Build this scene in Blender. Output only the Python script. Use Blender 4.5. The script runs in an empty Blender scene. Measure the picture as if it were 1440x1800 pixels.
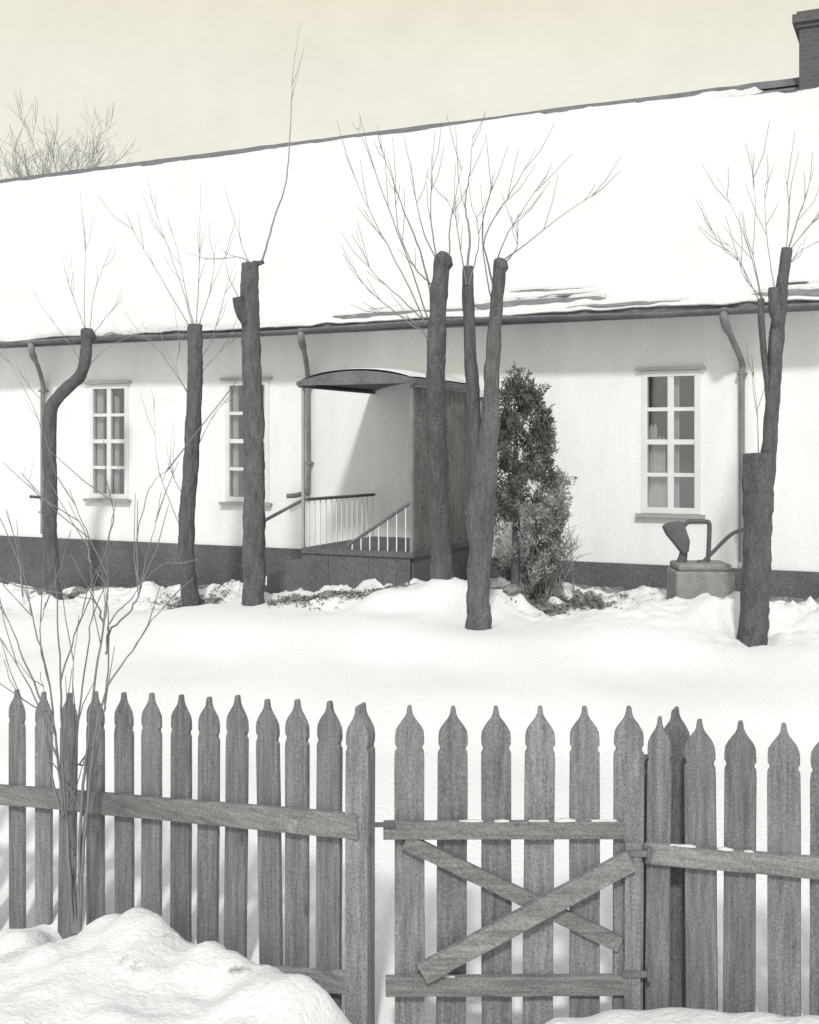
import bpy, math, random
import numpy as np
from mathutils import Vector, Matrix, noise as mnoise

random.seed(7)
R = math.radians
scene = bpy.context.scene
COL = scene.collection

# ------------------------------------------------------------------ camera
F, CX, HY, EYE = 2000.0, 720.0, 780.0, 2.3       # focal length, axis and horizon of the photograph (its pixels), eye height
cam_data = bpy.data.cameras.new("camera")
cam_data.sensor_fit = 'HORIZONTAL'
cam_data.sensor_width = 36.0
cam_data.lens = F / 1440.0 * 36.0
cam_data.shift_y = -(900.0 - HY) / 1440.0
cam_data.clip_start = 0.05
cam_data.clip_end = 2000.0
cam = bpy.data.objects.new("camera", cam_data)
cam.location = (0, 0, EYE)
cam.rotation_euler = (R(90), 0, 0)
COL.objects.link(cam)
scene.camera = cam

# ------------------------------------------------------------------ sky and sun
SUN_DIR = Vector((0.0, -1.046, 0.93)).normalized()     # behind the photographer, about 41 degrees up
SUN_DIR = Vector((-0.10, -1.046, 0.95)).normalized()
elev = math.asin(SUN_DIR.z)
azim = math.atan2(SUN_DIR.x, SUN_DIR.y)
world = bpy.data.worlds.new("World")
scene.world = world
world.use_nodes = True
wn, wl = world.node_tree.nodes, world.node_tree.links
wn.clear()
sky = wn.new('ShaderNodeTexSky')
sky.sky_type = 'NISHITA'
sky.sun_disc = False
sky.sun_elevation = elev
sky.sun_rotation = azim
sky.dust_density = 6.0
sky.air_density = 1.0
bw = wn.new('ShaderNodeHueSaturation')
bw.inputs['Saturation'].default_value = 0.0
tint = wn.new('ShaderNodeMix'); tint.data_type = 'RGBA'; tint.blend_type = 'MULTIPLY'
tint.inputs[0].default_value = 1.0
# thin overcast: an even cream veil over the clear-sky gradient, warmer overhead
geo = wn.new('ShaderNodeTexCoord')
sep = wn.new('ShaderNodeSeparateXYZ')
rmp = wn.new('ShaderNodeValToRGB')
rmp.color_ramp.elements[0].position = 0.0
rmp.color_ramp.elements[0].color = (1.03, 1.02, 0.94, 1)
rmp.color_ramp.elements[1].position = 0.375
rmp.color_ramp.elements[1].color = (0.99, 0.93, 0.74, 1)
e = rmp.color_ramp.elements.new(0.30); e.color = (1.02, 1.0, 0.87, 1)
e = rmp.color_ramp.elements.new(0.6); e.color = (0.92, 0.93, 0.95, 1)
veil = wn.new('ShaderNodeMix'); veil.data_type = 'RGBA'
veil.inputs[0].default_value = 0.9
gain = wn.new('ShaderNodeMix'); gain.data_type = 'RGBA'; gain.blend_type = 'MULTIPLY'
gain.inputs[0].default_value = 1.0
SKY_STRENGTH = 0.12
g = 0.90 / SKY_STRENGTH
gain.inputs[7].default_value = (g, g, g, 1)
bg = wn.new('ShaderNodeBackground'); bg.inputs['Strength'].default_value = SKY_STRENGTH
wo = wn.new('ShaderNodeOutputWorld')
wl.new(geo.outputs['Generated'], sep.inputs[0])
wl.new(sep.outputs['Z'], rmp.inputs[0])
wl.new(sky.outputs[0], bw.inputs['Color'])
cn = wn.new('ShaderNodeTexNoise'); cn.inputs['Scale'].default_value = 9.0; cn.inputs['Detail'].default_value = 9.0; cn.inputs['Roughness'].default_value = 0.75
cr = wn.new('ShaderNodeMapRange'); cr.inputs['From Min'].default_value = .3; cr.inputs['From Max'].default_value = .7; cr.inputs['To Min'].default_value = .94; cr.inputs['To Max'].default_value = 1.06
cm = wn.new('ShaderNodeVectorMath'); cm.operation = 'SCALE'
wl.new(geo.outputs['Generated'], cn.inputs['Vector']); wl.new(cn.outputs['Fac'], cr.inputs[0])
wl.new(rmp.outputs[0], cm.inputs[0]); wl.new(cr.outputs[0], cm.inputs['Scale'])
wl.new(cm.outputs[0], gain.inputs[6])
wl.new(bw.outputs[0], veil.inputs[6])
wl.new(gain.outputs[2], veil.inputs[7])
wl.new(veil.outputs[2], bg.inputs['Color'])
wl.new(bg.outputs[0], wo.inputs[0])

sun_data = bpy.data.lights.new("sun", 'SUN')
sun_data.energy = 2.2
sun_data.angle = R(5.0)
sun_data.color = (1.0, 0.98, 0.95)
sun = bpy.data.objects.new("sun", sun_data)
sun.rotation_euler = (-SUN_DIR).to_track_quat('-Z', 'Y').to_euler()
sun.location = (0, 0, 20)
COL.objects.link(sun)

scene.view_settings.view_transform = 'Standard'
scene.view_settings.look = 'None'
scene.view_settings.exposure = 0.0
scene.view_settings.gamma = 1.0

# ------------------------------------------------------------------ helpers
def P(px, py, Y):
    """the point at depth Y seen at a pixel of the photograph"""
    return Vector(((px - CX) / F * Y, Y, EYE - (py - HY) / F * Y))

class MB:
    def __init__(self): self.v, self.f, self.s = [], [], []
    def add(self, verts, faces, smooth=False):
        o = len(self.v)
        self.v += [tuple(p) for p in verts]
        self.f += [tuple(i + o for i in f) for f in faces]
        self.s += [smooth] * len(faces)
    def box(self, a, b, M=None):
        (x0, y0, z0), (x1, y1, z1) = a, b
        vs = [Vector(p) for p in ((x0,y0,z0),(x1,y0,z0),(x1,y1,z0),(x0,y1,z0),(x0,y0,z1),(x1,y0,z1),(x1,y1,z1),(x0,y1,z1))]
        if M is not None: vs = [M @ p for p in vs]
        self.add(vs, [(0,3,2,1),(4,5,6,7),(0,1,5,4),(1,2,6,5),(2,3,7,6),(3,0,4,7)])
    def prism(self, poly, y0, y1, M=None):
        """outline in x,z extruded from y0 to y1"""
        n = len(poly)
        vs = [Vector((x, y0, z)) for x, z in poly] + [Vector((x, y1, z)) for x, z in poly]
        if M is not None: vs = [M @ p for p in vs]
        fs = [tuple(range(n)), tuple(range(2*n-1, n-1, -1))]
        fs += [(i, i+n, (i+1) % n + n, (i+1) % n) for i in range(n)]
        self.add(vs, fs)
    def tube(self, pts, rad, sides=8, rough=0.0, cap=True, seed=0):
        pts = [Vector(p) for p in pts]
        n = len(pts)
        ref = Vector((0.31, 0.9, 0.2))
        verts, faces = [], []
        t0 = (pts[1] - pts[0]).normalized()
        u = t0.cross(ref)
        if u.length < 1e-3: u = t0.cross(Vector((1, 0, 0)))
        u.normalize()
        for i in range(n):
            t = (pts[min(i+1, n-1)] - pts[max(i-1, 0)]).normalized()
            u = (u - t * u.dot(t)).normalized()
            w = t.cross(u)
            r = rad[i] if hasattr(rad, '__len__') else rad
            for k in range(sides):
                a = 2 * math.pi * k / sides
                d = u * math.cos(a) + w * math.sin(a)
                rr = r
                if rough:
                    q = pts[i] * 5.0 + d * 1.3
                    q2 = Vector((d.x*4.5, d.y*4.5, pts[i].z*3.2 + seed))
                    rr = r * (1 + rough * (mnoise.noise(q + Vector((seed, 0, 0))) + 0.5 * mnoise.noise(q * 3.1) + 0.55 * mnoise.noise(q2)))
                    if i == n-1 and rough > .1: rr *= .93
                verts.append(pts[i] + d * rr)
        for i in range(n - 1):
            for k in range(sides):
                a, b = i*sides + k, i*sides + (k+1) % sides
                faces.append((a, b, b + sides, a + sides))
        self.add(verts, faces, True)
        if cap:
            self.add(verts[:sides], [tuple(range(sides-1, -1, -1))])
            self.add(verts[-sides:], [tuple(range(sides))])
    def build(self, name, mat, parent=None, bevel=0.0, loc=None):
        me = bpy.data.meshes.new(name)
        v = self.v
        if loc is not None: v = [(a - loc[0], b - loc[1], c - loc[2]) for a, b, c in v]
        me.from_pydata(v, [], self.f)
        me.polygons.foreach_set('use_smooth', self.s)
        me.materials.append(mat)
        me.update()
        o = bpy.data.objects.new(name, me)
        COL.objects.link(o)
        if parent is not None: o.parent = parent
        if loc is not None: o.location = loc
        if bevel:
            m = o.modifiers.new('bevel', 'BEVEL'); m.width = bevel; m.segments = 2; m.limit_method = 'ANGLE'
        return o

def empty(name, loc=(0, 0, 0), rz=0.0, parent=None):
    o = bpy.data.objects.new(name, None)
    o.empty_display_size = 0.2
    o.location = loc; o.rotation_euler = (0, 0, rz)
    if parent: o.parent = parent
    COL.objects.link(o)
    return o

def tag(o, label=None, cat=None, group=None, kind=None):
    if label: o['label'] = label
    if cat: o['category'] = cat
    if group: o['group'] = group
    if kind: o['kind'] = kind
    return o

def spline(pts, n=6):
    """smooth curve through points (and anything carried along with them)"""
    pts = [np.array(p, float) for p in pts]
    if len(pts) == 2: 
        return [pts[0] + (pts[1]-pts[0]) * t for t in np.linspace(0, 1, n+1)]
    q = [2*pts[0]-pts[1]] + pts + [2*pts[-1]-pts[-2]]
    out = []
    for i in range(1, len(q)-2):
        for t in np.linspace(0, 1, n, endpoint=False):
            a, b, c, d = q[i-1], q[i], q[i+1], q[i+2]
            out.append(0.5*((2*b) + (c-a)*t + (2*a-5*b+4*c-d)*t*t + (3*b-a-3*c+d)*t**3))
    out.append(pts[-1])
    return out

# ------------------------------------------------------------------ materials
def material(name, col, rough=0.8, var=0.25, scale=6.0, bump=0.3, bscale=40.0, speck=0.0, sscale=160.0, stretch=(1,1,1), spec=0.3, bdist=0.01, coord='Object', grain=0.0, gscale=60.0, tone=0.0, knots=0.0):
    m = bpy.data.materials.new(name); m.use_nodes = True
    n, l = m.node_tree.nodes, m.node_tree.links
    b = n['Principled BSDF']
    b.inputs['Roughness'].default_value = rough
    b.inputs['Specular IOR Level'].default_value = spec
    tc = n.new('ShaderNodeTexCoord'); mp = n.new('ShaderNodeMapping')
    mp.inputs['Scale'].default_value = stretch
    src = tc.outputs[coord]
    if tone:
        o2 = n.new('ShaderNodeObjectInfo'); ms = n.new('ShaderNodeMath'); ms.operation = 'MULTIPLY'; ms.inputs[1].default_value = 83.0
        l.new(o2.outputs['Random'], ms.inputs[0])
        va = n.new('ShaderNodeVectorMath'); va.operation = 'ADD'
        l.new(src, va.inputs[0]); l.new(ms.outputs[0], va.inputs[1]); src = va.outputs[0]
    l.new(src, mp.inputs[0])
    def nz(sc, det=4.0, r=0.6, raw=False):
        t = n.new('ShaderNodeTexNoise'); t.inputs['Scale'].default_value = sc
        t.inputs['Detail'].default_value = det; t.inputs['Roughness'].default_value = r
        l.new(src if raw else mp.outputs[0], t.inputs['Vector']); return t
    def scaled(src, amt):
        r = n.new('ShaderNodeMapRange'); r.inputs['From Min'].default_value = 0.25; r.inputs['From Max'].default_value = 0.75
        r.inputs['To Min'].default_value = 1 - amt; r.inputs['To Max'].default_value = 1 + amt
        l.new(src, r.inputs[0]); return r.outputs[0]
    fac = scaled(nz(scale).outputs['Fac'], var)
    if speck:
        f2 = scaled(nz(sscale, 3.0, 0.8, True).outputs['Fac'], speck)
        mm = n.new('ShaderNodeMath'); mm.operation = 'MULTIPLY'
        l.new(fac, mm.inputs[0]); l.new(f2, mm.inputs[1]); fac = mm.outputs[0]
    if grain:
        f3 = scaled(nz(gscale, 4.0, 0.7).outputs['Fac'], grain)
        mm = n.new('ShaderNodeMath'); mm.operation = 'MULTIPLY'
        l.new(fac, mm.inputs[0]); l.new(f3, mm.inputs[1]); fac = mm.outputs[0]
    if knots:
        vo = n.new('ShaderNodeTexVoronoi'); vo.inputs['Scale'].default_value = knots
        mk = n.new('ShaderNodeMapping'); mk.inputs['Scale'].default_value = [1 if c == 1 else .55 for c in stretch]
        l.new(src, mk.inputs[0]); l.new(mk.outputs[0], vo.inputs['Vector'])
        kr = n.new('ShaderNodeMapRange'); kr.inputs['From Min'].default_value = .05; kr.inputs['From Max'].default_value = .13
        kr.inputs['To Min'].default_value = .55; kr.inputs['To Max'].default_value = 1.0
        l.new(vo.outputs['Distance'], kr.inputs[0])
        mm = n.new('ShaderNodeMath'); mm.operation = 'MULTIPLY'
        l.new(fac, mm.inputs[0]); l.new(kr.outputs[0], mm.inputs[1]); fac = mm.outputs[0]
    if tone:
        oi = n.new('ShaderNodeObjectInfo')
        r = n.new('ShaderNodeMapRange'); r.inputs['To Min'].default_value = 1 - tone; r.inputs['To Max'].default_value = 1 + tone
        l.new(oi.outputs['Random'], r.inputs[0])
        mm = n.new('ShaderNodeMath'); mm.operation = 'MULTIPLY'
        l.new(fac, mm.inputs[0]); l.new(r.outputs[0], mm.inputs[1]); fac = mm.outputs[0]
    mx = n.new('ShaderNodeVectorMath'); mx.operation = 'SCALE'
    mx.inputs[0].default_value = col
    l.new(fac, mx.inputs['Scale'])
    l.new(mx.outputs[0], b.inputs['Base Color'])
    bn = n.new('ShaderNodeBump'); bn.inputs['Strength'].default_value = bump; bn.inputs['Distance'].default_value = bdist
    l.new(nz(bscale, 5.0).outputs['Fac'], bn.inputs['Height']); l.new(bn.outputs[0], b.inputs['Normal'])
    return m

M = {}
M['plaster'] = material('white_plaster', (0.82, 0.825, 0.82), 0.9, 0.08, 0.8, 0.5, 26, speck=0.11, sscale=48, stretch=(1, 1, .3), grain=0.05, gscale=4)
M['plinth'] = material('grey_plinth', (0.125, 0.122, 0.126), 0.9, 0.3, 1.6, 0.7, 14, speck=0.5, sscale=48, bdist=0.02)
M['dark_trim'] = material('dark_trim', (0.15, 0.148, 0.16), 0.8, 0.25, 5, 0.3, 30, speck=0.3, sscale=40)
M['tile'] = material('roof_tile', (0.20, 0.198, 0.205), 0.85, 0.3, 8, 0.6, 25, speck=0.35, sscale=40)
M['white_paint'] = material('white_paint', (0.72, 0.72, 0.71), 0.6, 0.07, 4, 0.1, 60)
M['grey_paint'] = material('grey_paint', (0.36, 0.36, 0.35), 0.7, 0.2, 4, 0.2, 60, speck=0.15, sscale=60)
M['zinc'] = material('dull_zinc', (0.22, 0.22, 0.225), 0.7, 0.3, 5, 0.2, 60, speck=0.2, sscale=50)
M['curtain'] = material('curtain_cloth', (0.7, 0.7, 0.68), 0.95, 0.06, 6, 0.1, 60)
M['bark'] = material('grey_bark', (0.108, 0.104, 0.110), 0.95, 0.25, 4, 1.0, 20, speck=0.5, sscale=60, stretch=(1, 1, 0.22), bdist=0.04, grain=0.35, gscale=26)
M['bark_pale'] = material('worn_bark', (0.122, 0.119, 0.121), 0.95, 0.25, 4, 1.0, 20, speck=0.5, sscale=60, stretch=(1, 1, 0.22), bdist=0.04, grain=0.35, gscale=26)
M['faint_twig'] = material('faint_twig', (0.26, 0.256, 0.255), 0.9, 0.25, 8, 0.2, 60)
M['pale_twig'] = material('pale_twig', (0.30, 0.295, 0.29), 0.9, 0.2, 8, 0.2, 60)
M['twig'] = material('twig_bark', (0.21, 0.206, 0.207), 0.9, 0.25, 8, 0.2, 60)
M['picket'] = material('weathered_picket', (0.178, 0.177, 0.180), 0.92, 0.2, 2.2, 0.9, 60, speck=0.55, sscale=120, stretch=(1, 1, 0.07), bdist=0.006, grain=0.46, gscale=46, tone=0.15, knots=5.5)
M['rail'] = material('weathered_rail', (0.20, 0.198, 0.197), 0.92, 0.25, 3, 0.7, 60, speck=0.5, sscale=110, stretch=(0.09, 0.09, 1), bdist=0.004, grain=0.42, gscale=50, tone=0.14, knots=5.0)
M['board'] = material('dark_board', (0.165, 0.16, 0.155), 0.9, 0.35, 3, 0.6, 30, speck=0.75, sscale=46, stretch=(1, 1, 0.25), grain=0.35, gscale=24)
M['iron'] = material('dark_iron', (0.10, 0.10, 0.108), 0.6, 0.25, 9, 0.3, 60, speck=0.2, sscale=70)
M['concrete'] = material('concrete', (0.24, 0.236, 0.23), 0.9, 0.25, 6, 0.5, 40, speck=0.4, sscale=50)
M['stone'] = material('field_stone', (0.22, 0.215, 0.21), 0.9, 0.4, 6, 0.8, 18, speck=0.35, sscale=40)
M['conifer'] = material('conifer_needles', (0.15, 0.152, 0.143), 0.8, 0.35, 4, 0.1, 40)
M['pale_needles'] = material('frosted_needles', (0.34, 0.34, 0.33), 0.9, 0.3, 4, 0.1, 40)
M['litter'] = material('dead_leaves', (0.20, 0.19, 0.18), 0.9, 0.45, 9, 0.2, 40)
M['snow'] = material('snow', (0.70, 0.70, 0.69), 0.75, 0.05, 1.2, 0.5, 14, bdist=0.05, spec=0.2, speck=0.06, sscale=30)
M['dark_room'] = material('room_dark', (0.30, 0.30, 0.31), 0.9, 0.1, 2, 0.1, 20)

def brick_mat():
    m = material('chimney_brick', (0.13, 0.125, 0.125), 0.9, 0.3, 6, 0.4, 40, speck=0.3, sscale=40)
    n, l = m.node_tree.nodes, m.node_tree.links
    b = n['Principled BSDF']
    br = n.new('ShaderNodeTexBrick'); br.inputs['Scale'].default_value = 4.0
    br.inputs['Color1'].default_value = (0.105, 0.10, 0.10, 1); br.inputs['Color2'].default_value = (0.085, 0.08, 0.085, 1)
    br.inputs['Mortar'].default_value = (0.12, 0.12, 0.12, 1); br.inputs['Mortar Size'].default_value = 0.02
    tc = n.new('ShaderNodeTexCoord'); mp = n.new('ShaderNodeMapping'); mp.inputs['Rotation'].default_value = (R(90), 0, 0)
    l.new(tc.outputs['Object'], mp.inputs[0]); l.new(mp.outputs[0], br.inputs[0])
    l.new(br.outputs['Color'], b.inputs['Base Color'])
    return m
M['brick'] = brick_mat()

def glass_mat():
    m = bpy.data.materials.new('window_glass'); m.use_nodes = True
    n, l = m.node_tree.nodes, m.node_tree.links
    n.clear()
    out = n.new('ShaderNodeOutputMaterial'); mix = n.new('ShaderNodeMixShader')
    tr = n.new('ShaderNodeBsdfTransparent'); gl = n.new('ShaderNodeBsdfGlossy')
    tr.inputs[0].default_value = (0.9, 0.9, 0.9, 1); gl.inputs['Roughness'].default_value = 0.06
    gl.inputs[0].default_value = (0.75, 0.76, 0.78, 1)
    mix.inputs[0].default_value = 0.17
    l.new(tr.outputs[0], mix.inputs[1]); l.new(gl.outputs[0], mix.inputs[2]); l.new(mix.outputs[0], out.inputs[0])
    return m
M['glass'] = glass_mat()

def ground_mat():
    m = material('trodden_snow', (0.765, 0.77, 0.765), 0.75, 0.03, 2.0, 0.6, 34, bdist=0.025, spec=0.2, speck=0.05, sscale=45)
    n, l = m.node_tree.nodes, m.node_tree.links
    b = n['Principled BSDF']
    src = b.inputs['Base Color'].links[0].from_socket
    at = n.new('ShaderNodeAttribute'); at.attribute_name = 'soil'
    tc = n.new('ShaderNodeTexCoord')
    nz = n.new('ShaderNodeTexNoise'); nz.inputs['Scale'].default_value = 7.0; nz.inputs['Detail'].default_value = 6.0; nz.inputs['Roughness'].default_value = 0.7
    l.new(tc.outputs['Object'], nz.inputs[0])
    ad = n.new('ShaderNodeMath'); ad.operation = 'ADD'
    l.new(at.outputs['Fac'], ad.inputs[0]); l.new(nz.outputs['Fac'], ad.inputs[1])
    rp = n.new('ShaderNodeValToRGB')
    rp.color_ramp.elements[0].position = 0.86; rp.color_ramp.elements[0].color = (0, 0, 0, 1)
    rp.color_ramp.elements[1].position = 1.0; rp.color_ramp.elements[1].color = (1, 1, 1, 1)
    l.new(ad.outputs[0], rp.inputs[0])
    nz2 = n.new('ShaderNodeTexNoise'); nz2.inputs['Scale'].default_value = 28.0; nz2.inputs['Detail'].default_value = 4.0
    l.new(tc.outputs['Object'], nz2.inputs[0])
    sr = n.new('ShaderNodeValToRGB')
    sr.color_ramp.elements[0].position = 0.35; sr.color_ramp.elements[0].color = (0.10, 0.098, 0.095, 1)
    sr.color_ramp.elements[1].position = 0.7; sr.color_ramp.elements[1].color = (0.36, 0.35, 0.34, 1)
    l.new(nz2.outputs['Fac'], sr.inputs[0])
    mx = n.new('ShaderNodeMix'); mx.data_type = 'RGBA'
    l.new(rp.outputs[0], mx.inputs[0]); l.new(src, mx.inputs[6]); l.new(sr.outputs[0], mx.inputs[7])
    l.new(mx.outputs[2], b.inputs['Base Color'])
    return m
M['ground'] = ground_mat()

# ------------------------------------------------------------------ house frame
HA = math.atan2(0.418, 0.908)
ES, EN = Vector((math.cos(HA), -math.sin(HA), 0)), Vector((math.sin(HA), math.cos(HA), 0))   # along the wall, into the house
HO = Vector((0, 14.07, 0))
def s_at(px, y=0.0):
    """distance along the wall of the line y = const seen at a pixel column"""
    k = (px - CX) / F
    return (k * (HO.y + EN.y * y) - EN.x * y) / (ES.x - k * ES.y)
def H(s, y, z): return HO + ES * s + EN * y + Vector((0, 0, z))
def house_xy(p):
    d = Vector((p[0], p[1], 0)) - HO
    return d.dot(ES), d.dot(EN)
def z_at(py, px, y=0.0):
    Y = H(s_at(px, y), y, 0).y
    return EYE - (py - HY) / F * Y

# ------------------------------------------------------------------ ground
CTRL = [(-500,1030,17.5),(0,1046,16.0),(200,1046,15.2),(330,1048,14.4),(430,1040,13.4),(500,1050,11.9),(600,1048,11.4),(700,1034,11.1),(790,1018,11.0),
        (880,1035,11.3),(950,1082,11.4),(1100,1080,11.4),(1180,1056,11.0),(1235,1052,10.9),(1285,1050,10.95),(1340,1075,11.4),(1420,1060,11.6),(1700,1060,11.0),
        (95,1066,14.5),(335,1076,13.0),(445,1064,11.9),(560,1075,11.1),(700,1080,10.6),(840,1106,10.4),(960,1090,10.8),(1100,1075,10.6),(1325,1131,10.2),(1420,1110,10.3)]
cp = [tuple(P(a, b, y)) for a, b, y in CTRL]
# the yard falls gently to the fence, the bank piled up on this side of it, the road beneath the photographer
for x, y, z in ((-4.5,11,.22),(-2,9.5,.42),(0,9,.46),(2,9,.42),(4,9,.4),(-3.5,8,.16),(-1,7,.24),(1,7,.24),(3,7,.26),(-3.2,6.6,.02),(-1.6,5.9,.05),(0,5.2,.0),(1.3,5,.02),(2.6,4.8,.1),
                (-2,3.6,.14),(-1,3.3,.2),(0,3.7,-.02),(.6,3.7,-.02),(1.5,3.5,.12),(-2,2,.35),(0,1.6,.25),(2,2,.35),(0,0,.55),(-4,1,.5),(4,1,.5),(-4,4,.0),(4,4,.25),(0,-6,.6),(-8,-6,.6),(8,-6,.6),(-12,12,.2),(12,8,.5)):
    cp.append((x, y, z))
for a, b, y in ((-200,1650,6.2),(-60,1645,5.75),(0,1640,5.6),(60,1645,5.45),(125,1652,5.28),(160,1636,5.18),(200,1612,5.08),(235,1602,4.99),(270,1610,4.93),(300,1634,4.9),(335,1664,4.84),(372,1660,4.76),(405,1678,4.66),(460,1696,4.52),(520,1714,4.38),(560,1736,4.31),(590,1770,4.28),(615,1815,4.28),(660,1860,4.3),(0,1680,5.85),(120,1690,5.5),(235,1690,5.25),(340,1710,5.02),(450,1735,4.83),(560,1780,4.66),(640,1850,4.5),
                (740,1890,4.3),(880,1880,4.3),(900,1840,4.26),(980,1800,4.22),(1100,1790,4.2),(1180,1789,4.15),(1250,1789,4.1),(1340,1790,4.05),(1440,1792,3.98),(740,1890,4.5),(900,1880,4.55),(1100,1820,4.5),(1300,1810,4.35),(1440,1805,4.2)):
    cp.append(tuple(P(a, b, y)))
cpa = np.array(cp)
def base_height(x, y):
    x = np.asarray(x, float); y = np.asarray(y, float)
    num = np.zeros_like(x); den = np.zeros_like(x)
    for cx_, cy_, cz_ in cpa:
        sc = 0.55 + 0.02 * cy_ if cy_ > 6 else .38                       # control points act more widely far away
        d2 = ((x - cx_)**2 + (y - cy_)**2) / (sc*sc) + 0.012
        w = d2 ** -1.7
        num += w * cz_; den += w
    z = num / den
    far = np.clip((np.hypot(x, y - 8) - 22) / 40, 0, 1)
    return z * (1 - far) + 0.4 * far
def fence_gap(x, y):
    """how far in front of the fence line a point lies (positive: the road side)"""
    X = [-3.2, -2.14, -.18, .86, 1.512, 3.5]; Y = [6.73, 5.95, 4.5, 4.45, 4.2, 3.3]
    return np.interp(x, X, Y) - y
_r = random.Random(91)
CLODS = []
for _ in range(75):
    s_ = _r.uniform(-8.5, 5.5); n_ = -abs(_r.gauss(.85, .35)) - .3
    p_ = H(s_, n_, 0)
    CLODS.append((p_.x, p_.y, _r.uniform(.10, .30), _r.uniform(.04, .13)*(1 if s_ < .5 else .6)))
def clod_height(a, b):
    h = 0.0
    for cx_, cy_, r_, z_ in CLODS:
        dx, dy = a-cx_, b-cy_
        if abs(dx) > r_*1.3 or abs(dy) > r_*1.3: continue
        r2 = r_*(1 + .45*mnoise.noise(Vector((a*7, b*7, cx_))))
        d2 = (dx*dx+dy*dy)/(r2*r2)
        if d2 < 1: h = max(h, z_*(1-d2)**.8)
    return h
def bumps(x, y):
    out = np.zeros(x.shape)
    fx, fy = x.ravel(), y.ravel()
    o = out.ravel()
    for i in range(fx.size):
        a, b = fx[i], fy[i]
        if abs(a) > 14 or b > 20 or b < -3: continue
        v = 0.018 * mnoise.noise(Vector((a*1.1, b*1.1, 0.0)))
        gap = np.interp(a, [-3.2,-2.14,-.18,.86,1.512,3.5], [6.73,5.95,4.5,4.45,4.2,3.3]) - b
        if gap > 0.1:                                # shovelled, lumpy snow of the bank
            k = min(1.0, (gap - 0.1) / 0.25) * (1.0 if a < -0.2 else 0.12)
            v += k * (0.06 * mnoise.noise(Vector((a*3.0, b*3.0, 4.0))) + 0.035 * mnoise.noise(Vector((a*7.5, b*7.5, 9.0))) + 0.012 * mnoise.noise(Vector((a*19, b*19, 2.0))))
        d = Vector((a, b, 0)) - HO
        n_ = d.dot(EN); s_ = d.dot(ES)
        near = math.exp(-((n_ + 1.2) / 1.1) ** 2)
        if near > 0.02:                              # clods and thrown snow along the foot of the house
            rid = 1 - abs(mnoise.noise(Vector((a*4.2, b*4.2, 6.0))))*2.6
            v += near * .085 * max(-.3, rid)
            v += clod_height(a, b)
            if s_ > .5: v -= .05*near
            v += near * (0.08 * mnoise.noise(Vector((a*2.6, b*2.6, 1.0))) + 0.075 * mnoise.noise(Vector((a*6.5, b*6.5, 5.0))) + .03*mnoise.noise(Vector((a*15, b*15, 3.0))))
        o[i] = v
    return o.reshape(x.shape)
def graded(pairs):
    out = [pairs[0][0]]
    for a, b, st in pairs:
        k = max(1, int(round((b - a) / st)))
        out += [a + (b - a) * (i + 1) / k for i in range(k)]
    return np.array(out)
def gheight(x, y):
    a = np.array([[x]], float); b = np.array([[y]], float)
    return float(base_height(a, b)[0, 0] + bumps(a, b)[0, 0])

def build_ground():
    xs = graded([(-500,-60,110),(-60,-14,9),(-14,-6,.4),(-6,-2.8,.065),(-2.8,2.6,.036),(2.6,6,.065),(6,14,.4),(14,60,9),(60,500,110)])
    ys = graded([(-60,-6,9),(-6,3,.5),(3,3.5,.1),(3.5,6.2,.034),(6.2,9.5,.12),(9.5,10.2,.07),(10.2,16,.05),(16,22,.4),(22,60,6),(60,600,90)])
    Xg, Yg = np.meshgrid(xs, ys)
    Z = base_height(Xg, Yg) + bumps(Xg, Yg)
    nx, ny = len(xs), len(ys)
    verts = np.stack([Xg.ravel(), Yg.ravel(), Z.ravel()], 1)
    i = np.arange((ny-1)*(nx-1)); r, c = i // (nx-1), i % (nx-1)
    a = r*nx + c
    faces = np.stack([a, a+1, a+nx+1, a+nx], 1)
    me = bpy.data.meshes.new('snow_ground')
    me.from_pydata(verts.tolist(), [], faces.tolist())
    me.polygons.foreach_set('use_smooth', [True]*len(faces))
    # bare earth and litter where the snow has gone: along the wall and below the evergreen
    soil = np.zeros(nx*ny)
    for k in range(nx*ny):
        x, y = verts[k, 0], verts[k, 1]
        if abs(x) > 14 or y < 3.6 or y > 22: continue
        d = Vector((x, y, 0)) - HO
        s_, n_ = d.dot(ES), d.dot(EN)
        v = 0.62 * math.exp(-max(0, (-n_ - 0.25)) ** 2 / 0.16)
        px = CX + F * x / y
        for (q, yy, rx, ry, am) in SPOTS:
            v = max(v, am * math.exp(-((px - q) / rx) ** 2 - ((y - yy) / ry) ** 2))
        if v > .2: v -= min(.5, 6.0*clod_height(x, y))
        soil[k] = v
    at = me.attributes.new('soil', 'FLOAT', 'POINT'); at.data.foreach_set('value', soil)
    me.materials.append(M['ground'])
    o = bpy.data.objects.new('snow_ground', me); COL.objects.link(o)
    tag(o, 'white snow lying over the yard and the bank before the fence', kind='structure')
    return o
SPOTS = [(225,4.6,95,.11,.43),(415,4.55,45,.07,.42),(560,4.15,50,.07,.38),(300,4.85,40,.06,.38),(90,4.9,70,.1,.36),(960,11.8,130,.7,.8),(1050,12.0,90,.5,.75),(1075,11.55,90,.4,.68),(343,13.05,44,.34,1.0),(120,15.0,170,.6,.62),(560,11.7,100,.35,.7),(930,11.0,55,.3,.38),(1200,11.2,70,.15,.4),(690,11.4,80,.3,.5)]
build_ground()

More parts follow.
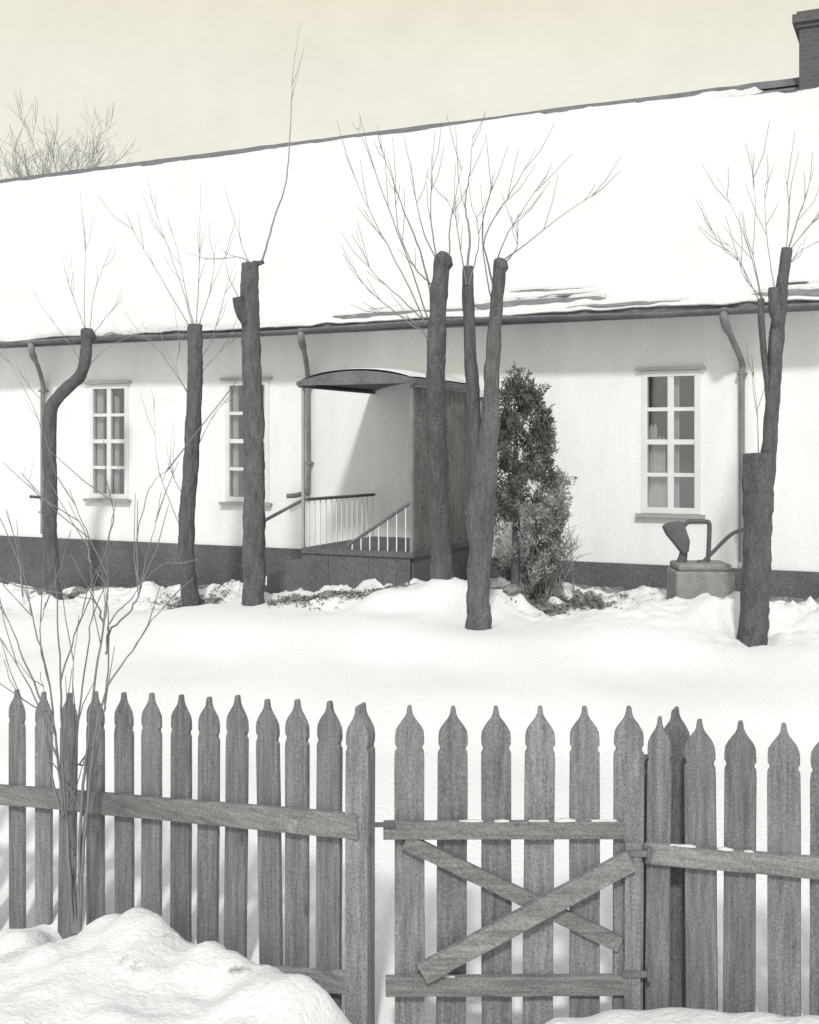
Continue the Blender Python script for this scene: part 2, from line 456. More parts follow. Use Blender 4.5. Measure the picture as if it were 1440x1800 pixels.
# ------------------------------------------------------------------ the house
EAVE_Y, EAVE_Z, RIDGE_Y, RIDGE_Z = -0.5, 3.80, 4.5, 7.50
S0, S1, BACK = -15.0, 14.0, 9.0
PL, TOP = 0.94, 3.74
house = empty('house', HO, -HA)
tag(house, 'long low white house with a snow covered roof behind the bare trees', 'house')
WIN = [(s_at(161), s_at(223), 1.56, 3.11), (s_at(400), s_at(400) + 0.62, 1.56, 3.11), (s_at(1133), s_at(1227), 1.55, 3.09)]
DOOR = (s_at(742), s_at(742) + 0.86, PL + 0.23, 2.9)
m = MB()
opens = sorted(WIN + [DOOR])
cur = S0
for a, b, z0, z1 in opens:
    m.box((cur, 0, PL), (a, .25, TOP))
    m.box((a, 0, PL), (b, .25, z0)); m.box((a, 0, z1), (b, .25, TOP))
    cur = b
m.box((cur, 0, PL), (S1, .25, TOP))
m.box((S0, BACK-.25, PL), (S1, BACK, TOP))
for s in (S0, S1 - .25):
    gable = [(0.25, PL), (BACK-.25, PL), (BACK-.25, TOP), (RIDGE_Y, RIDGE_Z-.5), (.25, TOP)]
    vs = [(s, y, z) for y, z in gable] + [(s+.25, y, z) for y, z in gable]
    m.add(vs, [(4,3,2,1,0), (5,6,7,8,9)] + [(i, (i+1) % 5, (i+1) % 5 + 5, i+5) for i in range(5)])
m.build('wall', M['plaster'], house)
m = MB(); m.box((S0-.05, -.07, -.6), (S1+.05, BACK+.07, PL)); m.build('plinth', M['plinth'], house)
m = MB(); m.box((S0+.3, 2.4, PL+.01), (S1-.3, 2.5, TOP-.02)); m.build('inner_wall', M['dark_room'], house)
# roof: two slabs, tiles laid in courses
m = MB()
dv = Vector((0, RIDGE_Y-EAVE_Y, RIDGE_Z-EAVE_Z)); RL = dv.length; dv.normalize()
nv = Vector((0, -dv.z, dv.y))
e0 = Vector((0, EAVE_Y, EAVE_Z))
NC = 22
prof = []
for k in range(NC):
    a = e0 + dv * (RL*k/NC); b = e0 + dv * (RL*(k+1)/NC)
    prof += [a + nv*.022, b + nv*.004]
under = [Vector((0, RIDGE_Y, RIDGE_Z-.14)), Vector((0, EAVE_Y, EAVE_Z-.10))]
pl = prof + under
n = len(pl)
vs = [(S0-.4, p.y, p.z) for p in pl] + [(S1+.4, p.y, p.z) for p in pl]
m.add(vs, [tuple(range(n)), tuple(range(2*n-1, n-1, -1))] + [(i, (i+1) % n, (i+1) % n + n, i+n) for i in range(n)])
pb = [(2*RIDGE_Y - p.y, p.z) for p in (e0+nv*.01, e0+dv*RL+nv*.01)] + [(RIDGE_Y+.001, RIDGE_Z-.14), (2*RIDGE_Y-EAVE_Y, EAVE_Z-.1)]
vs = [(S0-.4, y, z) for y, z in pb] + [(S1+.4, y, z) for y, z in pb]
m.add(vs, [(3,2,1,0), (4,5,6,7)] + [(i, i+4, (i+1) % 4 + 4, (i+1) % 4) for i in range(4)])
roof = m.build('roof', M['tile'], house)
m = MB()
rp = []
for i in range(121):
    s = S0-.4 + (S1-S0+.8)*i/120
    rp.append((s, RIDGE_Y, RIDGE_Z + .06 + .012*mnoise.noise(Vector((s*.7, 0, 0))) + .008*mnoise.noise(Vector((s*3, 1, 0)))))
vs = []
for i, (x, y, z) in enumerate(rp):
    j = .012*mnoise.noise(Vector((i*.9, 3, 0)))
    vs += [(x, y-.16, z-.115+j), (x, y-.02, z+.03+j), (x, y+.02, z+.03+j), (x, y+.16, z-.115+j), (x, y, z-.1)]
m.add(vs, [(i*5+k, i*5+(k+1) % 5, i*5+5+(k+1) % 5, i*5+5+k) for i in range(120) for k in range(5)])
m.build('ridge_cap', M['dark_trim'], roof)
# soffit and fascia
m = MB(); m.box((S0-.35, EAVE_Y+.05, TOP-.03), (S1+.35, -.002, TOP)); m.build('soffit', M['grey_paint'], house)
m = MB(); m.box((S0-.38, EAVE_Y-.004, EAVE_Z-.135), (S1+.38, EAVE_Y+.045, EAVE_Z-.015)); m.build('fascia', M['dark_trim'], house)
# gutter: a half round trough that has sagged a little
m = MB()
N_ = 140
gr_o, gr_i = .060, .051
rows = []
for i in range(N_+1):
    s = S0-.3 + (S1-S0+.6)*i/N_
    sag = .02*math.sin(s*1.15+.6) + .012*mnoise.noise(Vector((s*1.7, 2, 0)))
    c = Vector((s, EAVE_Y-.075, EAVE_Z-.07+sag))
    ring = [c + Vector((0, math.cos(a)*gr_o, math.sin(a)*gr_o)) for a in np.linspace(math.pi, 2*math.pi, 8)]
    ring += [c + Vector((0, math.cos(a)*gr_i, math.sin(a)*gr_i)) for a in np.linspace(2*math.pi, math.pi, 8)]
    rows.append(ring)
vs = [p for r in rows for p in r]
fs = [(i*16+k, (i+1)*16+k, (i+1)*16+(k+1) % 16, i*16+(k+1) % 16) for i in range(N_) for k in range(16)]
m.add(vs, fs, True)
m.build('gutter', M['dark_trim'], house)
# downpipes: swan neck from the gutter back to the wall
def downpipe(px, pxtop, zend, kick, mat):
    s = s_at(px); st = s_at(pxtop, EAVE_Y-.07)
    path = [(st, EAVE_Y-.075, EAVE_Z-.08), (st, EAVE_Y-.07, EAVE_Z-.22), (st+(s-st)*.5, -.3, EAVE_Z-.42), (s, -.075, EAVE_Z-.62), (s, -.07, EAVE_Z-.8), (s, -.07, (EAVE_Z+zend)/2), (s, -.07, zend)]
    if kick: path += [(s-.03, -.09, zend-.06), (s-.12, -.14, zend-.1), (s-.24, -.2, zend-.11)]
    q = spline(path, 5)
    m = MB(); m.tube(q, [.046 if i < 8 else .032 for i in range(len(q))], 10)
    for z in (EAVE_Z-.75, zend+.3):
        m.box((s-.05, -.10, z), (s+.05, -.001, z+.025))
    return m.build('downpipe', mat, house)
downpipe(81, 56, 1.0, False, M['zinc'])
downpipe(546, 530, 1.74, True, M['zinc'])
downpipe(1306, 1274, 1.02, False, M['zinc'])

def window(a, b, z0, z1, curtains):
    w, h = b-a, z1-z0
    m = MB()
    y0, y1 = -.012, .06
    t = .035
    m.box((a-.03, y0, z0-.03), (a+t, y1, z1+.03)); m.box((b-t, y0, z0-.03), (b+.03, y1, z1+.03))
    m.box((a+t, y0, z1-t), (b-t, y1, z1+.03)); m.box((a+t, y0, z0-.03), (b-t, y1, z0+t))
    c = (a+b)/2
    m.box((c-.035, y0+.006, z0+t), (c+.035, y1-.005, z1-t))
    for k in (1, 2, 3):
        z = z0+t + (h-2*t)*k/4
        hh = .028 if k == 2 else .021
        m.box((a+t, y0+.014, z-hh), (c-.035, y1-.01, z+hh)); m.box((c+.035, y0+.014, z-hh), (b-t, y1-.01, z+hh))
    win = m.build('window', M['white_paint'], house)
    m = MB(); m.box((a+t-.005, .028, z0+t-.005), (c-.03, .032, z1-t+.005)); m.box((c+.03, .028, z0+t-.005), (b-t+.005, .032, z1-t+.005))
    m.build('pane', M['glass'], win)
    m = MB(); m.box((a-.09, -.075, z0-.075), (b+.08, -.002, z0-.035)); m.build('sill', M['grey_paint'], win)
    m = MB(); m.box((a-.09, -.06, z1+.035), (b+.08, -.002, z1+.066)); m.build('drip_board', M['grey_paint'], win)
    for (u0, u1, v0, v1) in curtains:
        m = MB(); NN = 24
        vs = []
        for i in range(NN+1):
            s = a + w*(u0 + (u1-u0)*i/NN)
            y = .10 + .018*math.sin(i*1.9) 
            edge = .02*math.sin(i*.7)
            vs += [(s, y, z0 + h*v0 + edge*(v0 > .05)), (s, y, z0 + h*v1 + edge*(v1 < .95))]
        m.add(vs, [(2*i, 2*i+2, 2*i+3, 2*i+1) for i in range(NN)], True)
        vs2 = [(x, y+.006, z) for x, y, z in vs]
        m.add(vs2, [(2*i, 2*i+1, 2*i+3, 2*i+2) for i in range(NN)], True)
        m.build('curtain', M['curtain'], win)
window(*WIN[0], [(0, .2, 0, 1), (.52, .64, .0, .9)])
window(*WIN[1], [(0, .16, 0, 1), (.8, 1, 0, 1)])
window(*WIN[2], [(0, .2, .0, .62), (.16, .36, .0, .53), (.3, .46, .0, .27), (.52, .62, 0, 1)])

# door inside the porch
a, b, z0, z1 = DOOR
m = MB(); m.box((a+.04, .03, z0), (b-.04, .08, z1-.04))
for k in (0, 1, 2):
    zz = z0+.12+k*(z1-z0-.2)/3
    for u in (0, 1):
        x0 = a+.12+u*(b-a-.2)/2
        m.box((x0, .018, zz), (x0+(b-a-.4)/2, .03, zz+(z1-z0)/3-.2))
door = m.build('door', M['grey_paint'], house, .004)
m = MB(); m.box((a-.06, -.02, z0), (a+.04, .09, z1+.05)); m.box((b-.04, -.02, z0), (b+.06, .09, z1+.05)); m.box((a+.04, -.02, z1-.04), (b-.04, .09, z1+.05)); m.build('door_frame', M['white_paint'], door)
m = MB(); m.tube([(b-.12, .03, z0+.9), (b-.12, -.03, z0+.9), (b-.2, -.03, z0+.9)], .011, 8); m.build('handle', M['iron'], door)

# chimney on the ridge
cs = s_at(1406, RIDGE_Y-.3)
m = MB()
m.box((cs, RIDGE_Y-.38, RIDGE_Z-.6), (cs+.95, RIDGE_Y+.38, 8.17))
m.box((cs-.04, RIDGE_Y-.42, 8.17), (cs+.99, RIDGE_Y+.42, 8.23)); m.box((cs-.085, RIDGE_Y-.465, 8.23), (cs+1.035, RIDGE_Y+.465, 8.35))
m.box((cs-.03, RIDGE_Y-.41, 8.35), (cs+.98, RIDGE_Y+.41, 8.40))
ch = m.build('chimney', M['brick'], house, .006)
for x in (.25, .68):
    m = MB(); m.tube([(cs+x, RIDGE_Y, 8.38), (cs+x, RIDGE_Y, 8.46), (cs+x, RIDGE_Y, 8.50)], [.11, .10, .12], 14); m.build('chimney_pot', M['brick'], ch)

# ---- porch: a deck with skirting boards, side screen, arched hood and railings
PD = 1.8                                  # how far it stands out from the wall
DZ = 1.145                                 # deck level
pa = s_at(530, -PD); pb_ = s_at(727, -PD)
m = MB()
m.box((pa, -PD, DZ-.06), (pb_, -.075, DZ))
x = pa
while x < pb_ - .05:
    w = min(.16, pb_-x-.004)
    m.box((x+.001, -PD+.02+random.uniform(0, .004), .2), (x+w+.003, -PD+.05, DZ-.062)); x += .165
y = -PD+.06
while y < -.1:
    m.box((pa+.02, y, .2), (pa+.05, min(y+.155, -.08), DZ-.062)); m.box((pb_-.05, y, .2), (pb_-.02, min(y+.155, -.08), DZ-.062)); y += .16
porch = m.build('porch', M['plinth'], house)
# screen of upright boards with a light corner post
m = MB(); y = -PD+.06; k = 0
while y < -.1:
    w = min(.118, -.08-y)
    m.box((pb_-.035-.008*(k % 2), y, DZ+.002), (pb_-.012+random.uniform(-.004, .006), y+w, 2.91)); y += .121; k += 1
m.box((pb_-.075, -PD+.06, 2.2), (pb_-.044, -.08, 2.29)); m.box((pb_-.075, -PD+.06, DZ+.3), (pb_-.044, -.08, DZ+.39))
m.build('side_screen', M['board'], porch)
m = MB(); m.box((pb_-.045, -PD, DZ+.001), (pb_-.01, -PD+.056, 2.925)); m.build('corner_post', M['zinc'], porch)
m = MB(); m.box((pa+.0, -PD+.0, DZ+.001), (pa+.03, -PD+.03, 2.925)); m.build('corner_post', M['grey_paint'], porch)
# hood: segmental board front, curved roof behind it
A0, A1, HZ, HR = pa-.03, pb_+.05, 2.955, .105
def arc(t, off=0.0):
    x = A0 + (A1-A0)*t; u = 2*t-1
    return (x, HZ + (HR)*(1-abs(u)**2.0) + off)
NA = 24
m = MB()
poly = [arc(i/NA, .03) for i in range(NA+1)] + [(A1, HZ-.012), (A0, HZ-.012)]
m.prism(poly[::-1], -PD-.06, -PD-.02)
hood = m.build('porch_hood', M['dark_trim'], house)
m = MB()
top = [arc(i/NA, .03) for i in range(NA+1)]; bot = [arc(i/NA, 0) for i in range(NA, -1, -1)]
m.prism((top+bot)[::-1], -PD-.018, -.003)
m.box((A0, -PD-.018, HZ-.03), (A0+.05, -.003, HZ-.002)); m.box((A1-.05, -PD-.018, HZ-.03), (A1, -.003, HZ-.002))
m.build('hood_roof', M['dark_trim'], hood)
# railings
def rail_run(p0, p1, nb, zbase, name='railing'):
    p0, p1 = Vector(p0), Vector(p1)
    m = MB()
    d = (p1-p0)
    m.tube([p0, p0+d*.5, p1], .019, 8)
    r = m.build(name, M['dark_trim'], house)
    for i in range(nb):
        m = MB()
        q = p0 + d*((i+.5)/nb)
        m.box((q.x-.006, q.y-.006, zbase(i/nb)), (q.x+.006, q.y+.006, q.z-.014))
        m.build('baluster', M['white_paint'], r)
    return r
rail_run((pa+.03, -PD+.05, 1.68), (pa+.03, -.05, 1.665), 13, lambda t: DZ)
rail_run((pa+.01, -PD+.03, 1.68), (pa-.62, -PD+.03, 1.37), 0, lambda t: .9-.25*t)
rail_run((pb_-.05, -PD+.03, 1.67), (pb_-.80, -PD+.03, 1.19), 7, lambda t: DZ+.001)
# steps down to the left
m = MB()
for k in range(3):
    m.box((pa-.24*(k+1), -PD+.05, .1), (pa-.24*k-.002, -.9, DZ-.16*(k+1)))
m.build('steps', M['plinth'], porch)

# ---- snow lying on the roof, bare in patches near the eaves and along the ridge
SBARE = [(s_at(a, -.3), v, rs, rv) for a, v, rs, rv in ((636,.11,.34,.045),(690,.13,.55,.05),(672,.26,.25,.02),(800,.12,.5,.04),
         (945,.22,.80,.085),(885,.20,.45,.06),(962,.44,.55,.028),(925,.47,.25,.03),(1000,.33,.3,.02),(1425,.12,.6,.07),(1400,.28,.3,.03),(1100,.06,.6,.03))]
RBARE = [(s_at(1335,4), RL-.36, .62, .13), (s_at(1420,4), RL-.28, .7, .26), (s_at(985,4), RL-.2, .35, .09), (s_at(700,4), RL-.17, .6, .06), (s_at(1120,4), RL-.18, .8, .07), (s_at(560,4), RL-.17, .5, .05), (s_at(250,4), RL-.17, .5, .05)]
def build_roof_snow():
    ss = graded([(S0-.38, -8, .25), (-8, 7.5, .05), (7.5, S1+.38, .25)])
    vv = graded([(0.0, .7, .017), (.7, .9, .04), (.9, RL-.7, .12), (RL-.7, RL-.02, .04)])
    ns, nvv = len(ss), len(vv)
    def over(s):
        return max(0.0, .05 + .07*mnoise.noise(Vector((s*1.1, 3, 3))) + .05*mnoise.noise(Vector((s*4.0, 5, 3)))) * (1.0 if s < -1 else .75)
    Z = np.zeros((ns, nvv))
    for i, s in enumerate(ss):
        edge = .03 + .035*(mnoise.noise(Vector((s*1.3, 0, 7))) + .7*mnoise.noise(Vector((s*4.5, 2, 7))))
        rag = .10 + .05*mnoise.noise(Vector((s*1.6, 4, 0))) + .035*mnoise.noise(Vector((s*6.0, 1, 0)))
        for j, v in enumerate(vv):
            h = .10 + .045*mnoise.noise(Vector((s*.45, v*.9, 0))) + .012*mnoise.noise(Vector((s*2.3, v*2.3, 3)))
            h *= min(1.0, max(0.0, (v-max(edge, 0)+.02)/.09)) ** .5
            b = 0.0
            for (cs_, cv, rs, rv) in SBARE + RBARE:
                if abs(s-cs_) < rs*1.6 and abs(v-cv) < rv*2.2:
                    d = ((s-cs_)/rs)**2 + ((v-cv)/rv)**2
                    b = max(b, 1.25-d + .55*mnoise.noise(Vector((s*5, v*26, 2))))
            if b > 0: h -= .27*min(1.0, b*2.0)
            if v < 1.3:                              # thin and half melted round the bare places
                prox = max(math.exp(-((s-c_)/(r_+.35))**2 - ((v-q_)/(w_+.28))**2) for c_, q_, r_, w_ in SBARE)
                h = h if h < 0 else h*(1-.82*prox)
            e2 = RL - rag - v
            if e2 < .1: h *= max(-.4, e2/.1)
            Z[i, j] = max(-.04, h)
    m = MB()
    vs = []
    for i, s in enumerate(ss):
        for j, v in enumerate(vv):
            p = e0 + dv*(v - (.02 + over(s))*max(0, 1-v/.5)) + nv*(Z[i, j] + .014)
            vs.append(HO + ES*s + EN*p.y + Vector((0, 0, p.z)))
    fs = [(i*nvv+j, (i+1)*nvv+j, (i+1)*nvv+j+1, i*nvv+j+1) for i in range(ns-1) for j in range(nvv-1)]
    m.add(vs, fs, True)
    # close it downward at the eaves
    lo = []
    for i, s in enumerate(ss):
        p = e0 + dv*(-.02-over(s)) + nv*(-.0)
        lo.append(HO + ES*s + EN*p.y + Vector((0, 0, p.z)))
    m.add([vs[i*nvv] for i in range(ns)] + lo, [(i, i+ns, i+1+ns, i+1) for i in range(ns-1)], True)
    o = m.build('roof_snow', M['snow'])
    tag(o, 'thick white snow blanket lying on the long house roof', kind='stuff')
build_roof_snow()
m = MB()
rows = []
for j in range(15):
    y = -PD-.05 + (PD+.04)*j/14
    row = []
    for i in range(NA+1):
        t = .04 + .92*i/NA
        x, z = arc(t, .034)
        h = .045*(1-abs(2*t-1)**4)*(1 + .3*mnoise.noise(Vector((x*2, y*2, 5)))) * (min(1, (j+.3)/1.6))**.5
        row.append(H(x, y, z+max(h, -.002)))
    rows.append(row)
w_ = NA+1
m.add([p for r in rows for p in r], [(j*w_+i, j*w_+i+1, (j+1)*w_+i+1, (j+1)*w_+i) for j in range(14) for i in range(NA)], True)
tag(m.build('hood_snow', M['snow']), 'thin snow lying on the arched hood of the porch', kind='stuff')

# ------------------------------------------------------------------ trees
def trunk_mesh(path, sides=22, rough=.19, seed=0, n=16):
    """path: (px, py, Y, radius)"""
    q = [(*P(a, b, y), r) for a, b, y, r in path]
    q = spline(q, n)
    m = MB(); m.tube([p[:3] for p in q], [p[3] for p in q], sides, rough, True, seed)
    return m
def shoots_mesh(lines, Y, r0=.011, twigs=4, seed=1, spread=.4):
    rng = random.Random(seed)
    m = MB()
    for ln in lines:
        r = r0
        if isinstance(ln[0], (int, float)): r, ln = ln[0], ln[1:]
        dy = rng.uniform(-spread, spread)
        k = len(ln)
        pts = [tuple(P(a, b, Y + dy*i/(k-1))) for i, (a, b) in enumerate(ln)]
        q = spline(pts, 5)
        L = len(q)
        for i in range(1, L): q[i] = q[i] + np.array([rng.gauss(0, .0025) for _ in range(3)])
        m.tube(q, [max(.0016, .76*r*(1-.88*i/(L-1))) for i in range(L)], 5)
        for _ in range(twigs):
            i = rng.randrange(L//4, L-1)
            d = (q[i+1]-q[i]); d = d/np.linalg.norm(d)
            side = np.array([rng.gauss(0, 1), rng.gauss(0, .7), rng.gauss(.2, .6)])
            dd = d*1.0 + side*.30; dd = dd/np.linalg.norm(dd)
            ln_ = rng.uniform(.15, .5)
            e1 = q[i] + dd*ln_*.5 + np.array([rng.gauss(0, .012) for _ in range(3)]); e2 = q[i] + dd*ln_ + np.array([0, 0, ln_*.15])
            m.tube([q[i], e1, e2], [.0034, .0028, .0018], 4)
    return m
def finish_tree(name, base, label, trunk, limbs, shoots, mat='bark', tw='faint_twig', cat='tree', group=None, knobs=()):
    t = empty(name, base)
    tag(t, label, cat, group)
    inv = Vector(base)
    tk = trunk.build('trunk', M[mat], t)
    tk.location = -inv
    for l in limbs:
        o = l.build('limb', M['bark'], t); o.location = -inv
    if shoots:
        o = shoots.build('crown', M[tw], t); o.location = -inv
    return t
def knob(m, px, py, Y, r, seed=0):
    c = P(px, py, Y)
    m.tube([c+Vector((-r*.2, 0, -r*1.1)), c+Vector((0, 0, -r*.3)), c+Vector((0, 0, r*.5)), c+Vector((r*.1, 0, r*.9))], [r*.6, r, r*.95, r*.5], 10, .4, True, seed)

Y1 = 14.5
t = trunk_mesh([(97,1085,Y1,.105),(94,1020,Y1,.092),(88,940,Y1,.088),(89,850,Y1,.085),(86,770,Y1,.084),(91,718,Y1,.084),(112,688,Y1-.02,.08),(140,660,Y1-.04,.075),(151,625,Y1-.03,.072),(153,578,Y1,.07)], seed=3)
knob(t, 154, 588, Y1, .085, 4)
m = MB(); m.tube(spline([P(85,873,Y1), P(68,874,Y1-.1), P(52,873,Y1-.15)], 3), [.02,.018,.016,.018,.02,.02,.022], 7)
finish_tree('pollard_tree', P(95,1066,Y1), 'bare pollard with a crooked trunk bending right, before the farthest left window', t, [m],
    shoots_mesh([[(150,578),(148,520),(150,440),(146,380)],[(158,575),(165,520),(185,460),(205,420)],[(150,580),(135,540),(118,490),(110,450)],[(160,590),(185,560),(215,520)],[(88,800),(60,720),(30,660),(0,610)],[(158,640),(190,610),(240,588),(270,600)],[(92,720),(60,690),(20,640),(-30,600)],[(84,900),(60,860),(35,830)],[(150,650),(120,600),(90,560)]], Y1, .0075, 4, 11))

Y2 = 13.0
t = trunk_mesh([(342,1098,Y2,.13),(338,1072,Y2,.105),(329,1000,Y2,.092),(327,940,Y2,.09),(335,820,Y2,.088),(342,700,Y2,.086),(343,620,Y2,.084),(343,570,Y2,.082)], seed=8)
finish_tree('pollard_tree', P(335,1076,Y2), 'bare slim pollard cut flat at eave height, left of the second window', t, [],
    shoots_mesh([[(345,574),(350,480),(351,400),(353,320)],[(340,576),(318,500),(290,420),(262,335)],[(336,580),(290,500),(245,425),(220,375)],[(341,574),(326,510),(312,440),(300,400)],[(.010,)[0],(331,690),(290,630),(262,598),(225,582)],[(350,660),(380,625),(405,600)],[(348,640),(375,590),(400,500),(415,460)],[(334,700),(310,650),(318,610)],
                 [(322,940),(290,860),(275,800),(270,700)],[(325,880),(300,820),(305,740)],[(340,800),(370,740),(400,700)],[(350,572),(372,500),(380,420)]], Y2, .008, 4, 12))

Y3 = 11.9
t = trunk_mesh([(447,1090,Y3,.15),(445,1060,Y3,.128),(446,980,Y3,.118),(447,850,Y3,.112),(446,740,Y3,.108),(442,620,Y3,.098),(440,540,Y3,.092),(440,462,Y3,.084)], seed=15)
m = MB(); m.tube(spline([P(438,575,Y3), P(424,548,Y3-.06), P(418,522,Y3-.08)], 4), [.06]*5 + [.062]*4, 10, .2, True, 3)
m2 = MB(); m2.tube([P(445,463,Y3), P(455,463,Y3-.02), P(464,460,Y3-.02)], [.03,.028,.022], 7)
finish_tree('pollard_tree', P(445,1064,Y3), 'tall thick pollard with one long whip, left of the porch steps', t, [m, m2],
    shoots_mesh([[.016,(460,462),(470,428),(484,378),(502,325),(509,255),(512,190),(516,120),(528,40)],[.009,(438,460),(420,452),(390,455),(355,456)],[.007,(440,465),(425,430),(410,380)],[.007,(420,525),(400,480),(395,440)]], Y3, .012, 2, 13, .1), mat='bark_pale')

Y4 = 10.4
t = trunk_mesh([(838,1132,Y4,.13),(840,1104,Y4,.112),(842,1040,Y4,.104),(845,960,Y4,.112),(847,890,Y4,.125),(852,830,Y4-.01,.12),(860,760,Y4-.03,.088),(866,640,Y4-.05,.068),(873,540,Y4-.05,.058),(880,456,Y4-.05,.057)], seed=21)
l1 = trunk_mesh([(778,1085,Y4+.78,.125),(777,1040,Y4+.78,.115),(776,1000,Y4+.76,.104),(774,930,Y4+.7,.098),(771,840,Y4+.55,.094),(768,740,Y4+.35,.09),(766,650,Y4+.15,.086),(769,560,Y4,.08),(777,452,Y4,.073)], seed=31)
knob(l1, 779, 458, Y4, .088, 6)
l2 = trunk_mesh([(846,880,Y4,.06),(838,790,Y4+.03,.068),(832,700,Y4+.05,.060),(826,600,Y4+.06,.054),(822,468,Y4+.06,.05)], seed=41)
knob(t, 880, 466, Y4-.05, .070, 9)
finish_tree('pollard_tree', P(840,1106,Y4), 'large pollard with three cut stumps fanning whips, before the dark porch screen', t, [l1, l2], tw='twig', shoots=shoots_mesh([[(748,570),(722,510),(680,430),(640,350),(606,270)],[(752,560),(715,450),(675,345),(640,250),(620,215)],[.013,(757,520),(738,440),(710,370),(684,300),(668,255)],[(768,455),(757,380),(760,310),(758,270)],[(735,578),(690,545),(640,500),(612,445)],[(742,560),(700,520),(650,470),(625,400)],
                 [.016,(822,470),(826,410),(818,360),(826,300),(832,230)],[.014,(872,520),(856,455),(853,415),(885,360),(915,310),(942,262)],[(870,470),(888,420),(925,360),(960,310)],[(888,455),(930,425),(1000,370),(1065,330)],[(790,448),(792,390),(804,330),(812,290)],[(868,545),(852,460),(848,390),(862,340),(870,300)],[(820,500),(808,430),(800,380),(780,340)],
                 [(758,500),(730,470),(700,400),(695,300),(690,240)],[(824,500),(838,450),(842,420),(838,370)],[(890,460),(910,430),(900,380)],[(765,452),(742,400),(728,330),(722,280)],[(756,600),(720,560),(660,550)]], Y4, .0098, 4, 14), mat='bark_pale')

Y5 = 10.2
t = trunk_mesh([(1322,1158,Y5,.155),(1324,1128,Y5,.135),(1328,1040,Y5,.125),(1331,950,Y5,.124),(1334,860,Y5,.13),(1335,815,Y5,.135),(1334,796,Y5,.13)], seed=61)
l1 = trunk_mesh([(1345,850,Y5,.085),(1354,770,Y5,.066),(1359,690,Y5,.064),(1365,600,Y5,.066),(1371,540,Y5,.06),(1378,480,Y5,.05),(1384,436,Y5,.046)], seed=71)
l2 = trunk_mesh([(1352,700,Y5,.03),(1343,620,Y5-.03,.028),(1339,560,Y5-.04,.03),(1338,525,Y5-.04,.03)], 10, .2, 81)
l3 = trunk_mesh([(1370,590,Y5,.04),(1362,545,Y5-.06,.05),(1361,505,Y5-.07,.045)], 10, .2, 91)
finish_tree('pollard_tree', P(1325,1131,Y5), 'pollard sawn off at mid trunk with one tall side limb, near the right window', t, [l1, l2, l3],
    shoots_mesh([[(1338,528),(1318,440),(1290,370),(1262,310)],[(1340,525),(1325,450),(1328,370),(1322,270)],[(1336,530),(1300,460),(1260,420),(1230,350)],[.013,(1386,438),(1398,400),(1418,340),(1432,290)],[(1382,437),(1388,370),(1380,300)],[(1362,506),(1350,430),(1345,350),(1352,290)],[(1388,440),(1420,400),(1460,350)],[(1334,800),(1331,720),(1325,650)],[(1375,480),(1410,440),(1450,420)],[(1342,524),(1310,490),(1290,440),(1240,400)]], Y5, .0072, 4, 15))

# far tree behind the roof
def far_tree(name, px, Y, ptop, label, seed):
    rng = random.Random(seed)
    X = (px-CX)/F*Y
    topz = EYE + (HY-ptop)/F*Y
    t = empty(name, (X, Y, 0)); tag(t, label, 'tree')
    m = MB(); q = spline([(0,0,-.3,.24),(.1,0,topz*.3,.19),(-.05,0,topz*.6,.13),(0,0,topz*.72,.08)], 6)
    m.tube([p[:3] for p in q], [p[3] for p in q], 10, .15); m.build('trunk', M['bark'], t)
    m = MB()
    def grow(p, d, L, r, lev):
        pts = [p]; n_ = 5
        for i in range(n_):
            d = (d + Vector((rng.gauss(0,.13), rng.gauss(0,.13), .06))).normalized()
            pts.append(pts[-1] + d*L/n_)
        m.tube(pts, [max(.0045, r*(1-.65*i/n_)) for i in range(n_+1)], 5)
        if lev:
            for k in range(5 if lev > 1 else 4):
                i = rng.randint(1, n_)
                dd = (d + Vector((rng.gauss(0,.55), rng.gauss(0,.55), rng.gauss(.15,.3)))).normalized()
                grow(pts[i], dd, L*.6, r*.45, lev-1)
    for k in range(11):
        a = 2*math.pi*k/11 + rng.uniform(-.2,.2)
        el = rng.uniform(.25, 1.2)
        grow(Vector((0, 0, topz*rng.uniform(.5,.7))), Vector((math.cos(a)*math.cos(el), math.sin(a)*math.cos(el), math.sin(el))), topz*.21, .026, 3)
    m.build('crown', M['pale_twig'], t)
far_tree('bare_tree', 78, 31.0, 190, 'bare spreading tree top showing beyond the left end of the roof', 5)

